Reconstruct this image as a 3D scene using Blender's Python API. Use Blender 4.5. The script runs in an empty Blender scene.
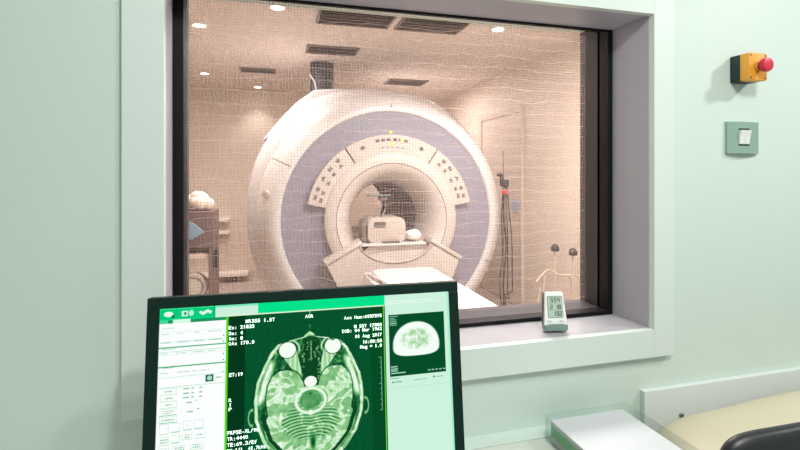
import bpy, bmesh, math, random
import numpy as np
from mathutils import Vector, Matrix, noise as mnoise
random.seed(4); rng = np.random.default_rng(5)
sc = bpy.context.scene
COL = sc.collection
PI = math.pi

# ------------------------------------------------------------------ camera, world, lights, exposure
FPX = 466.0
YAW = math.radians(15.1)
CAMZ = 1.4
cam = bpy.data.cameras.new('camera'); cam.sensor_width = 36; cam.lens = FPX * 36 / 800
cam.shift_y = -50 / 800; cam.clip_start = 0.02
co = bpy.data.objects.new('camera', cam); COL.objects.link(co)
co.location = (0, 0, CAMZ); co.rotation_euler = (PI/2, 0, -YAW); sc.camera = co

def lin(c):
    return tuple(((v/255)/12.92 if v/255 <= .04045 else ((v/255+.055)/1.055)**2.4) for v in c[:3]) + (1,)

world = bpy.data.worlds.new('world'); sc.world = world; world.use_nodes = True
bg = world.node_tree.nodes['Background']; bg.inputs[0].default_value = lin((236, 244, 240)); bg.inputs[1].default_value = 0.57
sc.view_settings.view_transform = 'Standard'; sc.view_settings.look = 'None'
sc.view_settings.exposure = 0.0; sc.view_settings.gamma = 1; sc.view_settings.use_curve_mapping = False
sc.render.image_settings.color_mode = 'RGB'

def area(name, loc, power, size, color=(1, 1, 1), target=None, shape='DISK', size_y=None):
    l = bpy.data.lights.new(name, 'AREA'); l.energy = power; l.shape = shape; l.size = size
    if size_y: l.size_y = size_y
    l.color = color
    o = bpy.data.objects.new(name, l); COL.objects.link(o); o.location = loc
    if target is not None:
        o.rotation_euler = (Vector(target) - Vector(loc)).to_track_quat('-Z', 'Y').to_euler()
    return o
# control room ceiling lamps (the two that cast the shadows on the wall)
_l = bpy.data.lights.new('control_room_lamp_right', 'SPOT'); _l.energy = 84; _l.spot_size = math.radians(84); _l.spot_blend = 1; _l.shadow_soft_size = .07; _l.color = (1, .985, .97)
_o = bpy.data.objects.new('control_room_lamp_right', _l); COL.objects.link(_o); _o.location = (2.48, .15, 2.56)
_o.rotation_euler = (Vector((1.60, 1.1, .95)) - Vector(_o.location)).to_track_quat('-Z', 'Y').to_euler()
area('control_room_lamp_middle', (.47, -.42, 2.56), 18, .12, (1, .985, .96), target=(.1, 1.1, 1.2))
area('control_room_lamp_near', (.78, -.13, 2.56), 13, .14, (1, .985, .96))
# added fill lights that brighten the scan room from below its ceiling, no fixtures
area('scan_room_fill_front', (1.3, 2.3, 2.5), 78, .9, (1, .925, .91), shape='RECTANGLE', size_y=.5)
area('scan_room_fill_side', (-.3, 4.4, 2.5), 30, .9, (1, .92, .905), shape='RECTANGLE', size_y=.6)

area('scan_room_fill_rear', (1.7, 5.6, 2.5), 20, .6, (1, .925, .905), shape='RECTANGLE', size_y=.6)

# ------------------------------------------------------------------ materials
def mat(name, rgb, rough=.5, metal=0, noise=0, nscale=8, bump=0, bscale=60, coat=0, spec=.5, emit=None, estr=1, trans=0, ior=1.45, alpha=None):
    m = bpy.data.materials.new(name); m.use_nodes = True
    nt = m.node_tree; b = nt.nodes['Principled BSDF']
    c = lin(rgb)
    b.inputs['Base Color'].default_value = c; b.inputs['Roughness'].default_value = rough
    b.inputs['Metallic'].default_value = metal; b.inputs['Specular IOR Level'].default_value = spec
    if coat: b.inputs['Coat Weight'].default_value = coat
    if trans: b.inputs['Transmission Weight'].default_value = trans; b.inputs['IOR'].default_value = ior
    if noise or bump:
        tc = nt.nodes.new('ShaderNodeTexCoord')
    if noise:
        n = nt.nodes.new('ShaderNodeTexNoise'); n.inputs['Scale'].default_value = nscale; n.inputs['Detail'].default_value = 4
        nt.links.new(tc.outputs['Object'], n.inputs['Vector'])
        mx = nt.nodes.new('ShaderNodeMix'); mx.data_type = 'RGBA'
        mx.inputs[6].default_value = tuple(v*(1-noise) for v in c[:3]) + (1,)
        mx.inputs[7].default_value = tuple(min(1, v*(1+noise)) for v in c[:3]) + (1,)
        nt.links.new(n.outputs['Fac'], mx.inputs[0]); nt.links.new(mx.outputs[2], b.inputs['Base Color'])
    if bump:
        n2 = nt.nodes.new('ShaderNodeTexNoise'); n2.inputs['Scale'].default_value = bscale; n2.inputs['Detail'].default_value = 3
        nt.links.new(tc.outputs['Object'], n2.inputs['Vector'])
        bp = nt.nodes.new('ShaderNodeBump'); bp.inputs['Strength'].default_value = bump; bp.inputs['Distance'].default_value = .002
        nt.links.new(n2.outputs['Fac'], bp.inputs['Height']); nt.links.new(bp.outputs['Normal'], b.inputs['Normal'])
    if emit:
        b.inputs['Emission Color'].default_value = lin(emit); b.inputs['Emission Strength'].default_value = estr
    return m

def screen_mesh_mat(name, period, width, rgb, warp, wscale, hweight=1.0, hper=None, soft=6.0, vweight=1.0, hwidth=None, detail=2):
    """woven shielding screen: wires as lines of a procedural grid, holes transparent"""
    m = bpy.data.materials.new(name); m.use_nodes = True; nt = m.node_tree; N = nt.nodes; L = nt.links
    for n in list(N): N.remove(n)
    out = N.new('ShaderNodeOutputMaterial'); mixs = N.new('ShaderNodeMixShader')
    tr = N.new('ShaderNodeBsdfTransparent'); df = N.new('ShaderNodeBsdfDiffuse'); tl = N.new('ShaderNodeBsdfTranslucent'); m2 = N.new('ShaderNodeMixShader')
    df.inputs[0].default_value = lin(rgb); tl.inputs[0].default_value = lin(rgb); m2.inputs[0].default_value = .5
    L.new(df.outputs[0], m2.inputs[1]); L.new(tl.outputs[0], m2.inputs[2])
    tc = N.new('ShaderNodeTexCoord')
    ns = N.new('ShaderNodeTexNoise'); ns.inputs['Scale'].default_value = wscale; ns.inputs['Detail'].default_value = detail
    L.new(tc.outputs['Object'], ns.inputs['Vector'])
    sub = N.new('ShaderNodeVectorMath'); sub.operation = 'SUBTRACT'; sub.inputs[1].default_value = (.5, .5, .5); L.new(ns.outputs['Color'], sub.inputs[0])
    scl = N.new('ShaderNodeVectorMath'); scl.operation = 'SCALE'; scl.inputs['Scale'].default_value = warp; L.new(sub.outputs[0], scl.inputs[0])
    add = N.new('ShaderNodeVectorMath'); add.operation = 'ADD'; L.new(tc.outputs['Object'], add.inputs[0]); L.new(scl.outputs[0], add.inputs[1])
    sep = N.new('ShaderNodeSeparateXYZ'); L.new(add.outputs[0], sep.inputs[0])
    def M(op, a, b=None, clamp=False):
        n = N.new('ShaderNodeMath'); n.operation = op; n.use_clamp = clamp
        for i, v in enumerate((a, b)):
            if v is None: continue
            if isinstance(v, (int, float)): n.inputs[i].default_value = v
            else: L.new(v, n.inputs[i])
        return n.outputs[0]
    def line(sock, p, w):
        f = M('ABSOLUTE', M('SUBTRACT', M('FRACT', M('DIVIDE', sock, p)), .5))      # 0 mid .. .5 edge
        return M('MULTIPLY', M('SUBTRACT', f, .5 - w), soft / w * .17, True)
    a = line(sep.outputs['X'], period, width); b = line(sep.outputs['Z'], hper or period, hwidth or width); a = M('MULTIPLY', a, vweight)
    b = M('MULTIPLY', b, hweight)
    L.new(M('MULTIPLY', M('MAXIMUM', a, b), 1.0, True), mixs.inputs[0])
    L.new(tr.outputs[0], mixs.inputs[1]); L.new(m2.outputs[0], mixs.inputs[2]); L.new(mixs.outputs[0], out.inputs[0])
    return m

def glass_mat(name, refl=.06, tint=(255, 255, 255), gain=.5):
    m = bpy.data.materials.new(name); m.use_nodes = True; nt = m.node_tree; N = nt.nodes; L = nt.links
    for n in list(N): N.remove(n)
    out = N.new('ShaderNodeOutputMaterial'); mx = N.new('ShaderNodeMixShader'); tr = N.new('ShaderNodeBsdfTransparent'); gl = N.new('ShaderNodeBsdfGlossy')
    tr.inputs[0].default_value = lin(tint); gl.inputs['Roughness'].default_value = .02
    lw = N.new('ShaderNodeLayerWeight'); lw.inputs[0].default_value = .25
    mm = N.new('ShaderNodeMath'); mm.operation = 'MULTIPLY_ADD'; mm.inputs[1].default_value = gain; mm.inputs[2].default_value = refl*.4
    L.new(lw.outputs['Fresnel'], mm.inputs[0]); L.new(mm.outputs[0], mx.inputs[0])
    L.new(tr.outputs[0], mx.inputs[1]); L.new(gl.outputs[0], mx.inputs[2]); L.new(mx.outputs[0], out.inputs[0])
    return m

def emit_attr_mat(name, attr, strength):
    m = bpy.data.materials.new(name); m.use_nodes = True; nt = m.node_tree; b = nt.nodes['Principled BSDF']
    at = nt.nodes.new('ShaderNodeAttribute'); at.attribute_name = attr
    b.inputs['Base Color'].default_value = (.0008, .0012, .001, 1); b.inputs['Roughness'].default_value = .35; b.inputs['Specular IOR Level'].default_value = .02
    nt.links.new(at.outputs['Color'], b.inputs['Emission Color']); b.inputs['Emission Strength'].default_value = strength
    return m

WALL = mat('mint_wall_paint', (205, 221, 211), .45, noise=.025, nscale=2.5, bump=.12, bscale=120)
CASING = mat('pale_mint_lacquered_board', (214, 226, 219), .35, noise=.015, nscale=3)
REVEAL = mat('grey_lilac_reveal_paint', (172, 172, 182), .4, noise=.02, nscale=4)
SILL = mat('glossy_white_sill', (178, 178, 182), .25, coat=.1)
BLACK = mat('black_anodised_frame', (12, 12, 14), .5, spec=.25, noise=.1, nscale=20)
SPACER = mat('brown_grey_spacer', (60, 56, 58), .5, noise=.06, nscale=15)
WHITEB = mat('white_laminate_board', (216, 222, 221), .3)
DESK = mat('pale_greenish_desk_laminate', (210, 214, 204), .3, noise=.03, nscale=6)
FLOORM = mat('grey_vinyl_floor', (150, 155, 150), .4, noise=.08, nscale=14)
SCANW = mat('scan_room_cream_wall', (222, 206, 192), .6, noise=.03, nscale=3)
SCANC = mat('scan_room_ceiling_tile', (220, 206, 196), .7, noise=.02, nscale=5)
SCANF = mat('scan_room_vinyl_floor', (196, 182, 172), .35, noise=.06, nscale=5)

# ------------------------------------------------------------------ mesh helpers
def box(bm, lo, hi, bev=0, M=None):
    r = bmesh.ops.create_cube(bm, size=1)
    vs = r['verts']
    for v in vs:
        v.co = Vector([lo[i] + (v.co[i]+.5)*(hi[i]-lo[i]) for i in range(3)])
    if bev:
        es = list({e for v in vs for e in v.link_edges})
        g = bmesh.ops.bevel(bm, geom=es, offset=bev, segments=2, profile=.5, affect='EDGES')
        vs = list({v for f in g['faces'] for v in f.verts} | {v for v in vs if v.is_valid})
    if M is not None:
        for v in vs: v.co = M @ v.co
    return vs

def rbox(bm, lo, hi, r, axis='y', seg=5, bev=0, M=None):
    """box whose outline, seen along `axis`, has rounded corners"""
    ax = 'xyz'.index(axis); a, b = [i for i in range(3) if i != ax]
    pts = []
    for (cx, cy, a0) in ((hi[a]-r, hi[b]-r, 0), (lo[a]+r, hi[b]-r, 90), (lo[a]+r, lo[b]+r, 180), (hi[a]-r, lo[b]+r, 270)):
        for k in range(seg+1):
            t = math.radians(a0 + 90*k/seg); pts.append((cx + r*math.cos(t), cy + r*math.sin(t)))
    return prism(bm, pts, lo[ax], hi[ax], axis, bev, M)

def prism(bm, pts, d0, d1, axis='y', bev=0, M=None):
    ax = 'xyz'.index(axis); a, b = [i for i in range(3) if i != ax]
    def V(p, d):
        c = [0, 0, 0]; c[a] = p[0]; c[b] = p[1]; c[ax] = d
        return bm.verts.new(c)
    A = [V(p, d0) for p in pts]; B = [V(p, d1) for p in pts]
    n = len(pts)
    caps = [bm.faces.new(A), bm.faces.new(B[::-1])]
    for i in range(n): bm.faces.new((A[i], B[i], B[(i+1) % n], A[(i+1) % n]))
    vs = A + B
    if bev:
        es = [e for f in caps for e in f.edges]
        g = bmesh.ops.bevel(bm, geom=es, offset=bev, segments=3, profile=.5, affect='EDGES')
        vs = list({v for f in g['faces'] for v in f.verts} | {v for v in vs if v.is_valid})
    if M is not None:
        for v in vs: v.co = M @ v.co
    return vs

def lathe(bm, prof, c=(0, 0, 0), axis='y', seg=64, a0=0, a1=360, M=None):
    """prof: (along axis, radius)"""
    full = abs(a1-a0) >= 360; n = seg if full else seg+1
    rings = []
    for (d, r) in prof:
        ring = []
        for k in range(n):
            t = math.radians(a0 + (a1-a0)*k/seg); u, v = r*math.cos(t), r*math.sin(t)
            p = {'y': (u, d, v), 'z': (u, v, d), 'x': (d, u, v)}[axis]
            ring.append(bm.verts.new(Vector(p) + Vector(c)))
        rings.append(ring)
    for i in range(len(rings)-1):
        for k in range(n if full else n-1):
            q = (rings[i][k], rings[i+1][k], rings[i+1][(k+1) % n], rings[i][(k+1) % n])
            try: bm.faces.new(q)
            except ValueError: pass
    vs = [v for r in rings for v in r]
    if M is not None:
        for v in vs: v.co = M @ v.co
    return vs

def arcplate(bm, c, r0, r1, a0, a1, y0, y1, seg=24, bev=.004):
    pts = []
    for k in range(seg+1):
        t = math.radians(a0 + (a1-a0)*k/seg); pts.append((c[0] + r1*math.cos(t), c[2] + r1*math.sin(t)))
    for k in range(seg, -1, -1):
        t = math.radians(a0 + (a1-a0)*k/seg); pts.append((c[0] + r0*math.cos(t), c[2] + r0*math.sin(t)))
    prism(bm, pts, y0, y1, 'y', bev)

def tube(bm, pts, r, seg=8, caps=True):
    pts = [Vector(p) for p in pts]; rings = []
    for i, p in enumerate(pts):
        d = (pts[min(i+1, len(pts)-1)] - pts[max(i-1, 0)]).normalized()
        ref = Vector((0, 0, 1)) if abs(d.z) < .95 else Vector((1, 0, 0))
        u = d.cross(ref).normalized(); v = d.cross(u)
        rr = r[i] if isinstance(r, (list, tuple)) else r
        rings.append([bm.verts.new(p + u*rr*math.cos(2*PI*k/seg) + v*rr*math.sin(2*PI*k/seg)) for k in range(seg)])
    for i in range(len(rings)-1):
        for k in range(seg):
            bm.faces.new((rings[i][k], rings[i][(k+1) % seg], rings[i+1][(k+1) % seg], rings[i+1][k]))
    if caps:
        bm.faces.new(rings[0][::-1]); bm.faces.new(rings[-1])

def smooth_path(pts, n=8):
    P = [Vector(p) for p in pts]; out = []
    for i in range(len(P)-1):
        p0, p1, p2, p3 = P[max(i-1, 0)], P[i], P[i+1], P[min(i+2, len(P)-1)]
        for k in range(n):
            t = k/n
            out.append(.5*((2*p1) + (p2-p0)*t + (2*p0-5*p1+4*p2-p3)*t*t + (3*p1-p0-3*p2+p3)*t**3))
    out.append(P[-1]); return out

def B(): return bmesh.new()

def obj(name, bm, m, parent=None, smooth=None, origin=None):
    bmesh.ops.recalc_face_normals(bm, faces=bm.faces)
    if parent is None and origin is None:
        xs = [v.co for v in bm.verts]
        origin = Vector(((min(v.x for v in xs)+max(v.x for v in xs))/2, (min(v.y for v in xs)+max(v.y for v in xs))/2, min(v.z for v in xs)))
    if parent is not None:
        origin = Vector(parent['_o'])
    bmesh.ops.translate(bm, verts=bm.verts, vec=-Vector(origin))
    me = bpy.data.meshes.new(name); bm.to_mesh(me); bm.free()
    me.materials.append(m)
    o = bpy.data.objects.new(name, me); COL.objects.link(o)
    if smooth is not None:
        me.polygons.foreach_set('use_smooth', [True]*len(me.polygons))
        me.set_sharp_from_angle(angle=math.radians(smooth))
    if parent is not None:
        o.parent = parent; o['_o'] = list(origin)
    else:
        o.location = origin; o['_o'] = list(origin)
    return o

def tag(o, label, cat, group=None):
    o['label'] = label; o['category'] = cat
    if group: o['group'] = group
    return o
def thing(name, label, cat, loc=(0, 0, 0), group=None):
    o = bpy.data.objects.new(name, None); COL.objects.link(o); o.location = loc; o['_o'] = list(loc); o.empty_display_size = .1
    return tag(o, label, cat, group)
def struct(name, bm, m, smooth=None):
    o = obj(name, bm, m, smooth=smooth); o['kind'] = 'structure'; return o

# ------------------------------------------------------------------ geometry constants (metres)
YW, YC, YV, YM = 1.12, 1.10, 1.26, 1.368       # wall face, casing face, frame face, shield screen
XL, XLC, XR, ZB, ZT = -.243, -.229, 1.044, .955, 1.862      # window opening

# ---- control room shell
b = B()
outer = [(-2.6, 0), (3.4, 0), (3.4, 2.62), (-2.6, 2.62)]
for (x0, x1, z0, z1) in ((-2.6, XL-.02, 0, 2.62), (XR+.02, 3.4, 0, 2.62), (XL-.02, XR+.02, 0, ZB-.02), (XL-.02, XR+.02, ZT+.03, 2.62)):
    box(b, (x0, YW, z0), (x1, 1.40, z1))
struct('wall_front', b, WALL)
b = B(); box(b, (-2.6, -1.6, -.05), (3.4, 1.40, 0)); struct('floor', b, FLOORM)
b = B(); box(b, (-2.6, -.6, 2.62), (3.4, 1.40, 2.68)); struct('ceiling', b, mat('white_ceiling', (225, 230, 226), .8))
b = B(); box(b, (3.4, -.6, 0), (3.46, 1.40, 2.62)); struct('wall_right', b, WALL)
b = B(); box(b, (-1.9, -.6, 0), (-1.84, 1.12, 2.62)); struct('wall_left', b, WALL)
# ledge painted like the wall, behind the desk
b = B(); box(b, (-1.8, 1.068, .62), (.945, YW, .721), .001); struct('trim_1', b, WALL)

# ---- observation window
win = bpy.data.objects.new('window_1', None); COL.objects.link(win); win.location = (.4, YC, ZB); win['_o'] = [.4, YC, ZB]; win['kind'] = 'structure'
b = B(); box(b, (-.311, YC, .88), (XLC, YW+.001, 1.945), .0012); obj('casing_board', b, CASING, win)
b = B(); box(b, (XR+.0085, YC, .877), (1.124, YW+.001, 1.945), .0012); obj('casing_board', b, CASING, win)
b = B(); box(b, (XLC, YC+.0006, ZT), (XR+.0085, YW+.001, 1.945), .0008); obj('casing_board', b, CASING, win)
b = B(); box(b, (XLC, YC+.0006, .877), (XR+.0085, YW+.001, ZB+.001), .0008); obj('apron', b, CASING, win)
b = B(); box(b, (XL-.019, YC+.019, ZB-.018), (XR+.019, 1.40, ZB+.0005)); obj('window_sill', b, SILL, win)
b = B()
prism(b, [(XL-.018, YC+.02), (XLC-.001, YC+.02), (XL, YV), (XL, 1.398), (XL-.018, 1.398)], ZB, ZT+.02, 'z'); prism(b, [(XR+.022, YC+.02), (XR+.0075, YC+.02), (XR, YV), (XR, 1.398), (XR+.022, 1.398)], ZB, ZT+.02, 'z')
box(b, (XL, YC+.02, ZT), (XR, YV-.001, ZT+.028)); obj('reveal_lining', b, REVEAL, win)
b = B()
xi0, xi1 = -.218, 1.026
box(b, (XL, YV, ZB), (xi0, 1.312, ZT+.045), .0015); box(b, (xi1, YV, ZB), (XR, 1.312, ZT+.045), .0015)
box(b, (xi0, YV, ZB), (xi1, 1.30, ZB+.013), .0015); box(b, (xi0, YV, ZT-.006), (xi1, YV+.012, ZT+.045), .001)
for z in (1.05, 1.25, 1.45, 1.62, 1.79):     # tiny hex screws on the right jamb
    lathe(b, [(YV-.0012, .0001), (YV-.0012, .002), (YV+.001, .002)], c=(XR-.009, 0, z), seg=8)
obj('window_frame', b, BLACK, win)
b = B()
box(b, (XL, 1.30, ZB), (xi0-.010, 1.40, 1.93)); box(b, (xi1, 1.30, ZB), (XR, 1.40, 1.93))
box(b, (xi0, 1.30, ZB), (xi1, 1.40, ZB+.013)); box(b, (xi0, 1.30, 1.905), (xi1, 1.40, 1.93)); obj('spacer_frame', b, SPACER, win)
def pane(name, y, m):
    b = B(); vs = [b.verts.new(p) for p in ((xi0-.0101, y, ZB+.012), (xi1, y, ZB+.012), (xi1, y, 1.906), (xi0-.0101, y, 1.906))]; b.faces.new(vs)
    o = obj(name, b, m, win); return o
pane('glass_pane', 1.352, glass_mat('clear_glass', .05))
pane('shield_screen', YM, screen_mesh_mat('copper_shield_weave', .0086, .13, (200, 176, 168), .0018, 9, soft=3.0))
pane('shield_screen', YM+.012, screen_mesh_mat('painted_moire_lines', .0112, .13, (244, 226, 216), .044, 9, .70, .036, soft=2.6, vweight=.42, hwidth=.06, detail=3))  # extra layer: moire shimmer painted as pale wavy lines

# ---- scan room shell
CZ = 2.55
b = B(); box(b, (-1.7, 1.40, -.05), (2.6, 6.7, 0)); struct('floor_scan_room', b, SCANF)
b = B(); box(b, (-1.7, 1.40, CZ), (2.6, 6.7, CZ+.07)); struct('ceiling_scan_room', b, SCANC)
b = B(); box(b, (-1.7, 6.6, 0), (2.6, 6.7, CZ)); struct('wall_back', b, SCANW)
b = B(); box(b, (-1.7, 1.40, 0), (-1.6, 6.6, CZ)); struct('wall_left_scan_room', b, SCANW)
b = B(); box(b, (2.5, 1.40, 0), (2.6, 6.6, CZ)); struct('wall_right_scan_room', b, SCANW)
dr = B(); box(dr, (2.47, 4.33, 0), (2.502, 4.39, 2.12), .003); box(dr, (2.47, 5.3, 0), (2.502, 5.36, 2.12), .003); box(dr, (2.47, 4.39, 2.06), (2.502, 5.3, 2.12), .003)
struct('trim_2', dr, mat('door_casing_tan', (212, 194, 181), .5))
b = B(); box(b, (2.485, 4.39, .01), (2.502, 5.3, 2.06), .002); struct('door_1', b, mat('scan_room_door_beige', (219, 202, 189), .45, noise=.03))

# ---- ceiling fittings of the scan room
LAMPRIM = mat('white_lamp_rim', (235, 228, 220), .4)
LAMPEM = mat('lamp_lens', (255, 250, 240), .4, emit=(255, 247, 235), estr=14)
for (x, y, w, lab) in ((.02, 3.30, 9, 'round recessed downlight at the top of the window, nearest the dark grille'),
                  (-.555, 3.85, 8, 'round recessed downlight nearest the window\'s upper left corner'),
                  (-.76, 5.66, 8, 'small far downlight at left, closest of the far row to the window\'s left edge'),
                  (-.21, 6.36, 5, 'far downlight casting a bright scallop on the back wall left of the scanner'),
                  (1.66, 6.40, 9, 'far downlight shining just above the crown of the scanner'),
                  (1.70, 3.34, 8, 'round recessed downlight near the window\'s upper right corner')):
    t = thing('downlight', lab, 'ceiling light', (x, y, CZ), 'recessed downlights in the scan room ceiling')
    b = B(); lathe(b, [(CZ+.001, .062), (CZ-.006, .060), (CZ-.008, .048), (CZ-.003, .044)], c=(x, y, 0), axis='z', seg=32); obj('trim_ring', b, LAMPRIM, t, smooth=40)
    b = B(); lathe(b, [(CZ-.003, .0005), (CZ-.003, .044)], c=(x, y, 0), axis='z', seg=24); obj('lamp_lens', b, LAMPEM, t)
    l = bpy.data.lights.new('downlight_beam', 'SPOT'); l.energy = w*4; l.spot_size = math.radians(95); l.spot_blend = .7; l.color = (1, .93, .87); l.shadow_soft_size = .04
    o = bpy.data.objects.new('downlight_beam', l); COL.objects.link(o); o.parent = t; o.location = (0, 0, -.012)
GRILL = mat('grey_vent_slat', (120, 108, 102), .5, metal=.2)
DARKV = mat('dark_vent_throat', (62, 56, 54), .8)
def vent(x0, x1, y0, y1, lab, n, group='ventilation grilles in the scan room ceiling'):
    t = thing('ceiling_vent', lab, 'ceiling vent', ((x0+x1)/2, (y0+y1)/2, CZ), group)
    b = B(); z0, z1 = CZ-.012, CZ+.001; f = .018
    for lo, hi in (((x0, y0), (x1, y0+f)), ((x0, y1-f), (x1, y1)), ((x0, y0+f), (x0+f, y1-f)), ((x1-f, y0+f), (x1, y1-f))):
        box(b, (lo[0], lo[1], z0), (hi[0], hi[1], z1), .002)
    obj('vent_frame', b, GRILL, t)
    b = B(); box(b, (x0+f, y0+f, CZ-.002), (x1-f, y1-f, CZ+.0005)); obj('vent_throat', b, DARKV, t)
    b = B()
    for i in range(n):
        y = y0+f + (y1-y0-2*f)*(i+.5)/n
        R_ = Matrix.Translation((0, y, CZ-.008)) @ Matrix.Rotation(math.radians(35), 4, 'X')
        box(b, (x0+f, -.009, -.001), (x1-f, .009, .001), 0, R_)
    obj('vent_slats', b, GRILL, t)
vent(.30, .855, 2.98, 3.55, 'wide dark grille at the window\'s top edge, left of a pale dividing bar', 14)
vent(.905, 1.43, 2.98, 3.55, 'wide dark grille at the window\'s top edge, right of the pale dividing bar', 14)
vent(.28, .75, 4.16, 4.44, 'mid-sized slatted grille just above the dark exhaust pipe', 7)
vent(1.33, 1.82, 5.38, 5.72, 'far slatted grille above the crown of the scanner', 8)
vent(-.36, .02, 5.22, 5.44, 'narrow far grille between the two leftmost far downlights', 5)

# ------------------------------------------------------------------ MRI scanner
GX, GZ = .945, 1.03
WHITE = mat('cream_white_plastic', (216, 210, 207), .4, noise=.01, nscale=3, coat=.15)
PANEL = mat('warm_beige_panel_plastic', (198, 186, 178), .45, noise=.01)
SEAM = mat('dark_seam', (120, 104, 96), .6)
BLUE = mat('blue_grey_ring_lacquer', (140, 136, 150), .3, noise=.02, nscale=4, coat=.3)
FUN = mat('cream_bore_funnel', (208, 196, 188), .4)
BTN = mat('dark_button_print', (96, 84, 82), .5)
mri = thing('mri_scanner', 'large ring-shaped white scanner with blue-grey front ring behind the window', 'mri scanner', (GX, 4.2, 0))
gc = (GX, 0, GZ)
b = B(); lathe(b, [(4.14, 1.03), (4.20, 1.12), (4.30, 1.17), (4.40, 1.185), (5.35, 1.185), (5.50, 1.14), (5.58, 1.02), (5.58, .42), (5.50, .31)], c=(GX, 0, 1.045), seg=128)
for v in b.verts:
    dx_, dz_ = v.co.x-GX, v.co.z-1.045; r_ = math.hypot(dx_, dz_)
    if r_ > .5:
        c_, s_ = abs(dx_)/r_, abs(dz_)/r_; f = 1/(c_**2.2+s_**2.2)**(1/2.2); v.co.x = GX+dx_*f; v.co.z = 1.045+dz_*f
    if v.co.z < .02: v.co.z = .02
obj('magnet_body', b, WHITE, mri, smooth=35)
b = B(); lathe(b, [(3.80, .892), (3.775, .905), (3.77, .93), (3.785, .965), (3.83, 1.015), (3.91, 1.06), (4.02, 1.085), (4.14, 1.095), (4.34, 1.10)], c=gc, seg=128)
for v in b.verts:
    if v.co.z < .02: v.co.z = .02
obj('front_cover', b, WHITE, mri, smooth=50)
b = B(); lathe(b, [(3.765, .55), (3.785, .60), (3.80, .70), (3.80, .80), (3.79, .896)], c=gc, seg=128)
obj('front_ring', b, BLUE, mri, smooth=50)
b = B(); lathe(b, [(3.80, .560), (3.735, .560), (3.728, .553), (3.720, .50), (3.718, .470)], c=gc, seg=128); obj('funnel_rim', b, PANEL, mri, smooth=50)
b = B(); lathe(b, [(3.719, .4705), (3.724, .4665), (3.719, .4625)], c=gc, seg=96); obj('funnel_seam', b, SEAM, mri)
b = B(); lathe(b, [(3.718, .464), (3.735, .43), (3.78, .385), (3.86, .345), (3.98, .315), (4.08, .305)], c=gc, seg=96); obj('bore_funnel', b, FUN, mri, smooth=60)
b = B(); lathe(b, [(4.08, .305), (4.15, .301), (5.0, .301), (5.3, .32), (5.50, .36)], c=gc, seg=96); obj('bore_tunnel', b, mat('shade_toned_bore_lining', (128, 120, 130), .5), mri, smooth=60)  # tunnel coloured darker than the funnel to paint in the bore's shade
b = B(); box(b, (GX-.75, 4.05, 0), (GX+.75, 5.4, .10), .01); obj('floor_plinth', b, mat('dark_plinth', (150, 138, 130), .6), mri)
# turret on top of the magnet where the exhaust pipe leaves
b = B(); prism(b, [(-.10, 1.72), (.06, 1.92), (.20, 2.07), (.36, 2.19), (.60, 2.215), (.98, 2.16), (.98, 1.7)], 4.36, 5.2, 'y', .03); obj('service_turret', b, WHITE, mri, smooth=40)
# radial seams of the covers
b = B()
for ang, r0, r1 in ((152, .905, 1.08), (-24, .905, 1.08), (90, .905, .96)):
    b = B(); t = math.radians(ang); pts = []
    prof = [(3.77, .93), (3.785, .965), (3.83, 1.015), (3.91, 1.06), (4.02, 1.085), (4.15, 1.09)]
    tube(b, [(GX + r*math.cos(t), y-.001, GZ + r*math.sin(t)) for (y, r) in prof if r <= r1+.02], .0035, 6)
    obj('cover_seam', b, SEAM, mri)
# small recessed grip on the left cover
b = B(); rbox(b, (-.035, -.012, -.028), (.035, .012, .028), .024, 'y', bev=.004, M=Matrix.Translation((-.065, 3.845, 1.25)) @ Matrix.Rotation(math.radians(-50), 4, 'Z')); obj('cover_grip', b, mat('recess_beige', (205, 186, 174), .5), mri, smooth=40)
# control panels
def button_blocks(b, a, r, y, glyph, s):
    """a small printed glyph, rows of strings, laid radially"""
    t = math.radians(a); cx, cz = GX + r*math.cos(t), GZ + r*math.sin(t)
    rot = Matrix.Translation((cx, y, cz)) @ Matrix.Rotation(-(t - PI/2), 4, 'Y')
    for j, row in enumerate(glyph):
        for i, ch in enumerate(row):
            if ch == '#':
                x = (i - len(row)/2)*s; z = (len(glyph)/2 - j)*s
                box(b, (x, -.0012, z-s*.9), (x+s*.9, .0012, z), 0, rot)
GL = [['#.##', '###.', '.###'], ['##.#', '#.##', '####'], ['.##.', '####', '#..#'], ['###', '#.#', '###'], ['#..#', '.##.', '####']]
for (a0, a1, lab, angs) in ((124.5, 169, 'left control panel with rows of dark key marks', (133, 141, 149, 157, 163)), (56.5, 123.5, 'upper centre panel with two small displays', ()), (11, 55.5, 'right control panel with rows of dark key marks', (47, 40, 31, 23, 17))):
    b = B(); arcplate(b, gc, .556, .704, a0, a1, 3.738, 3.80, 28, .004); p = obj('control_panel', b, PANEL, mri, smooth=40)
    marks = []
    for k, a in enumerate(angs):
        marks += [(a, .662, GL[k % 5], .0095), (a+1.2, .612, GL[(k+2) % 5], .0085)]
    if not angs:
        marks += [(a, .662, ['###', '###'], .011) for a in (101, 97, 93, 88, 84, 80)] + [(a, .600, ['.####'], .006) for a in (98, 94, 90, 86, 82)] + [(a, .640, ['.##.', '####', '.##.'], .011) for a in (113, 67)]
    for (a, r_, g_, s_) in marks:
        b = B(); button_blocks(b, a, r_, 3.736, g_, s_); obj('key_mark', b, BTN, p)
YEL = mat('yellow_green_indicator', (196, 204, 90), .4, emit=(200, 214, 90), estr=.6)
for a, r in ((89.5, .628), (83, .662), (90, .73)):
    b = B(); button_blocks(b, a, r, 3.734 if r < .7 else 3.797, ['##', '##'], .013); obj('indicator_light', b, YEL, mri)
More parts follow.
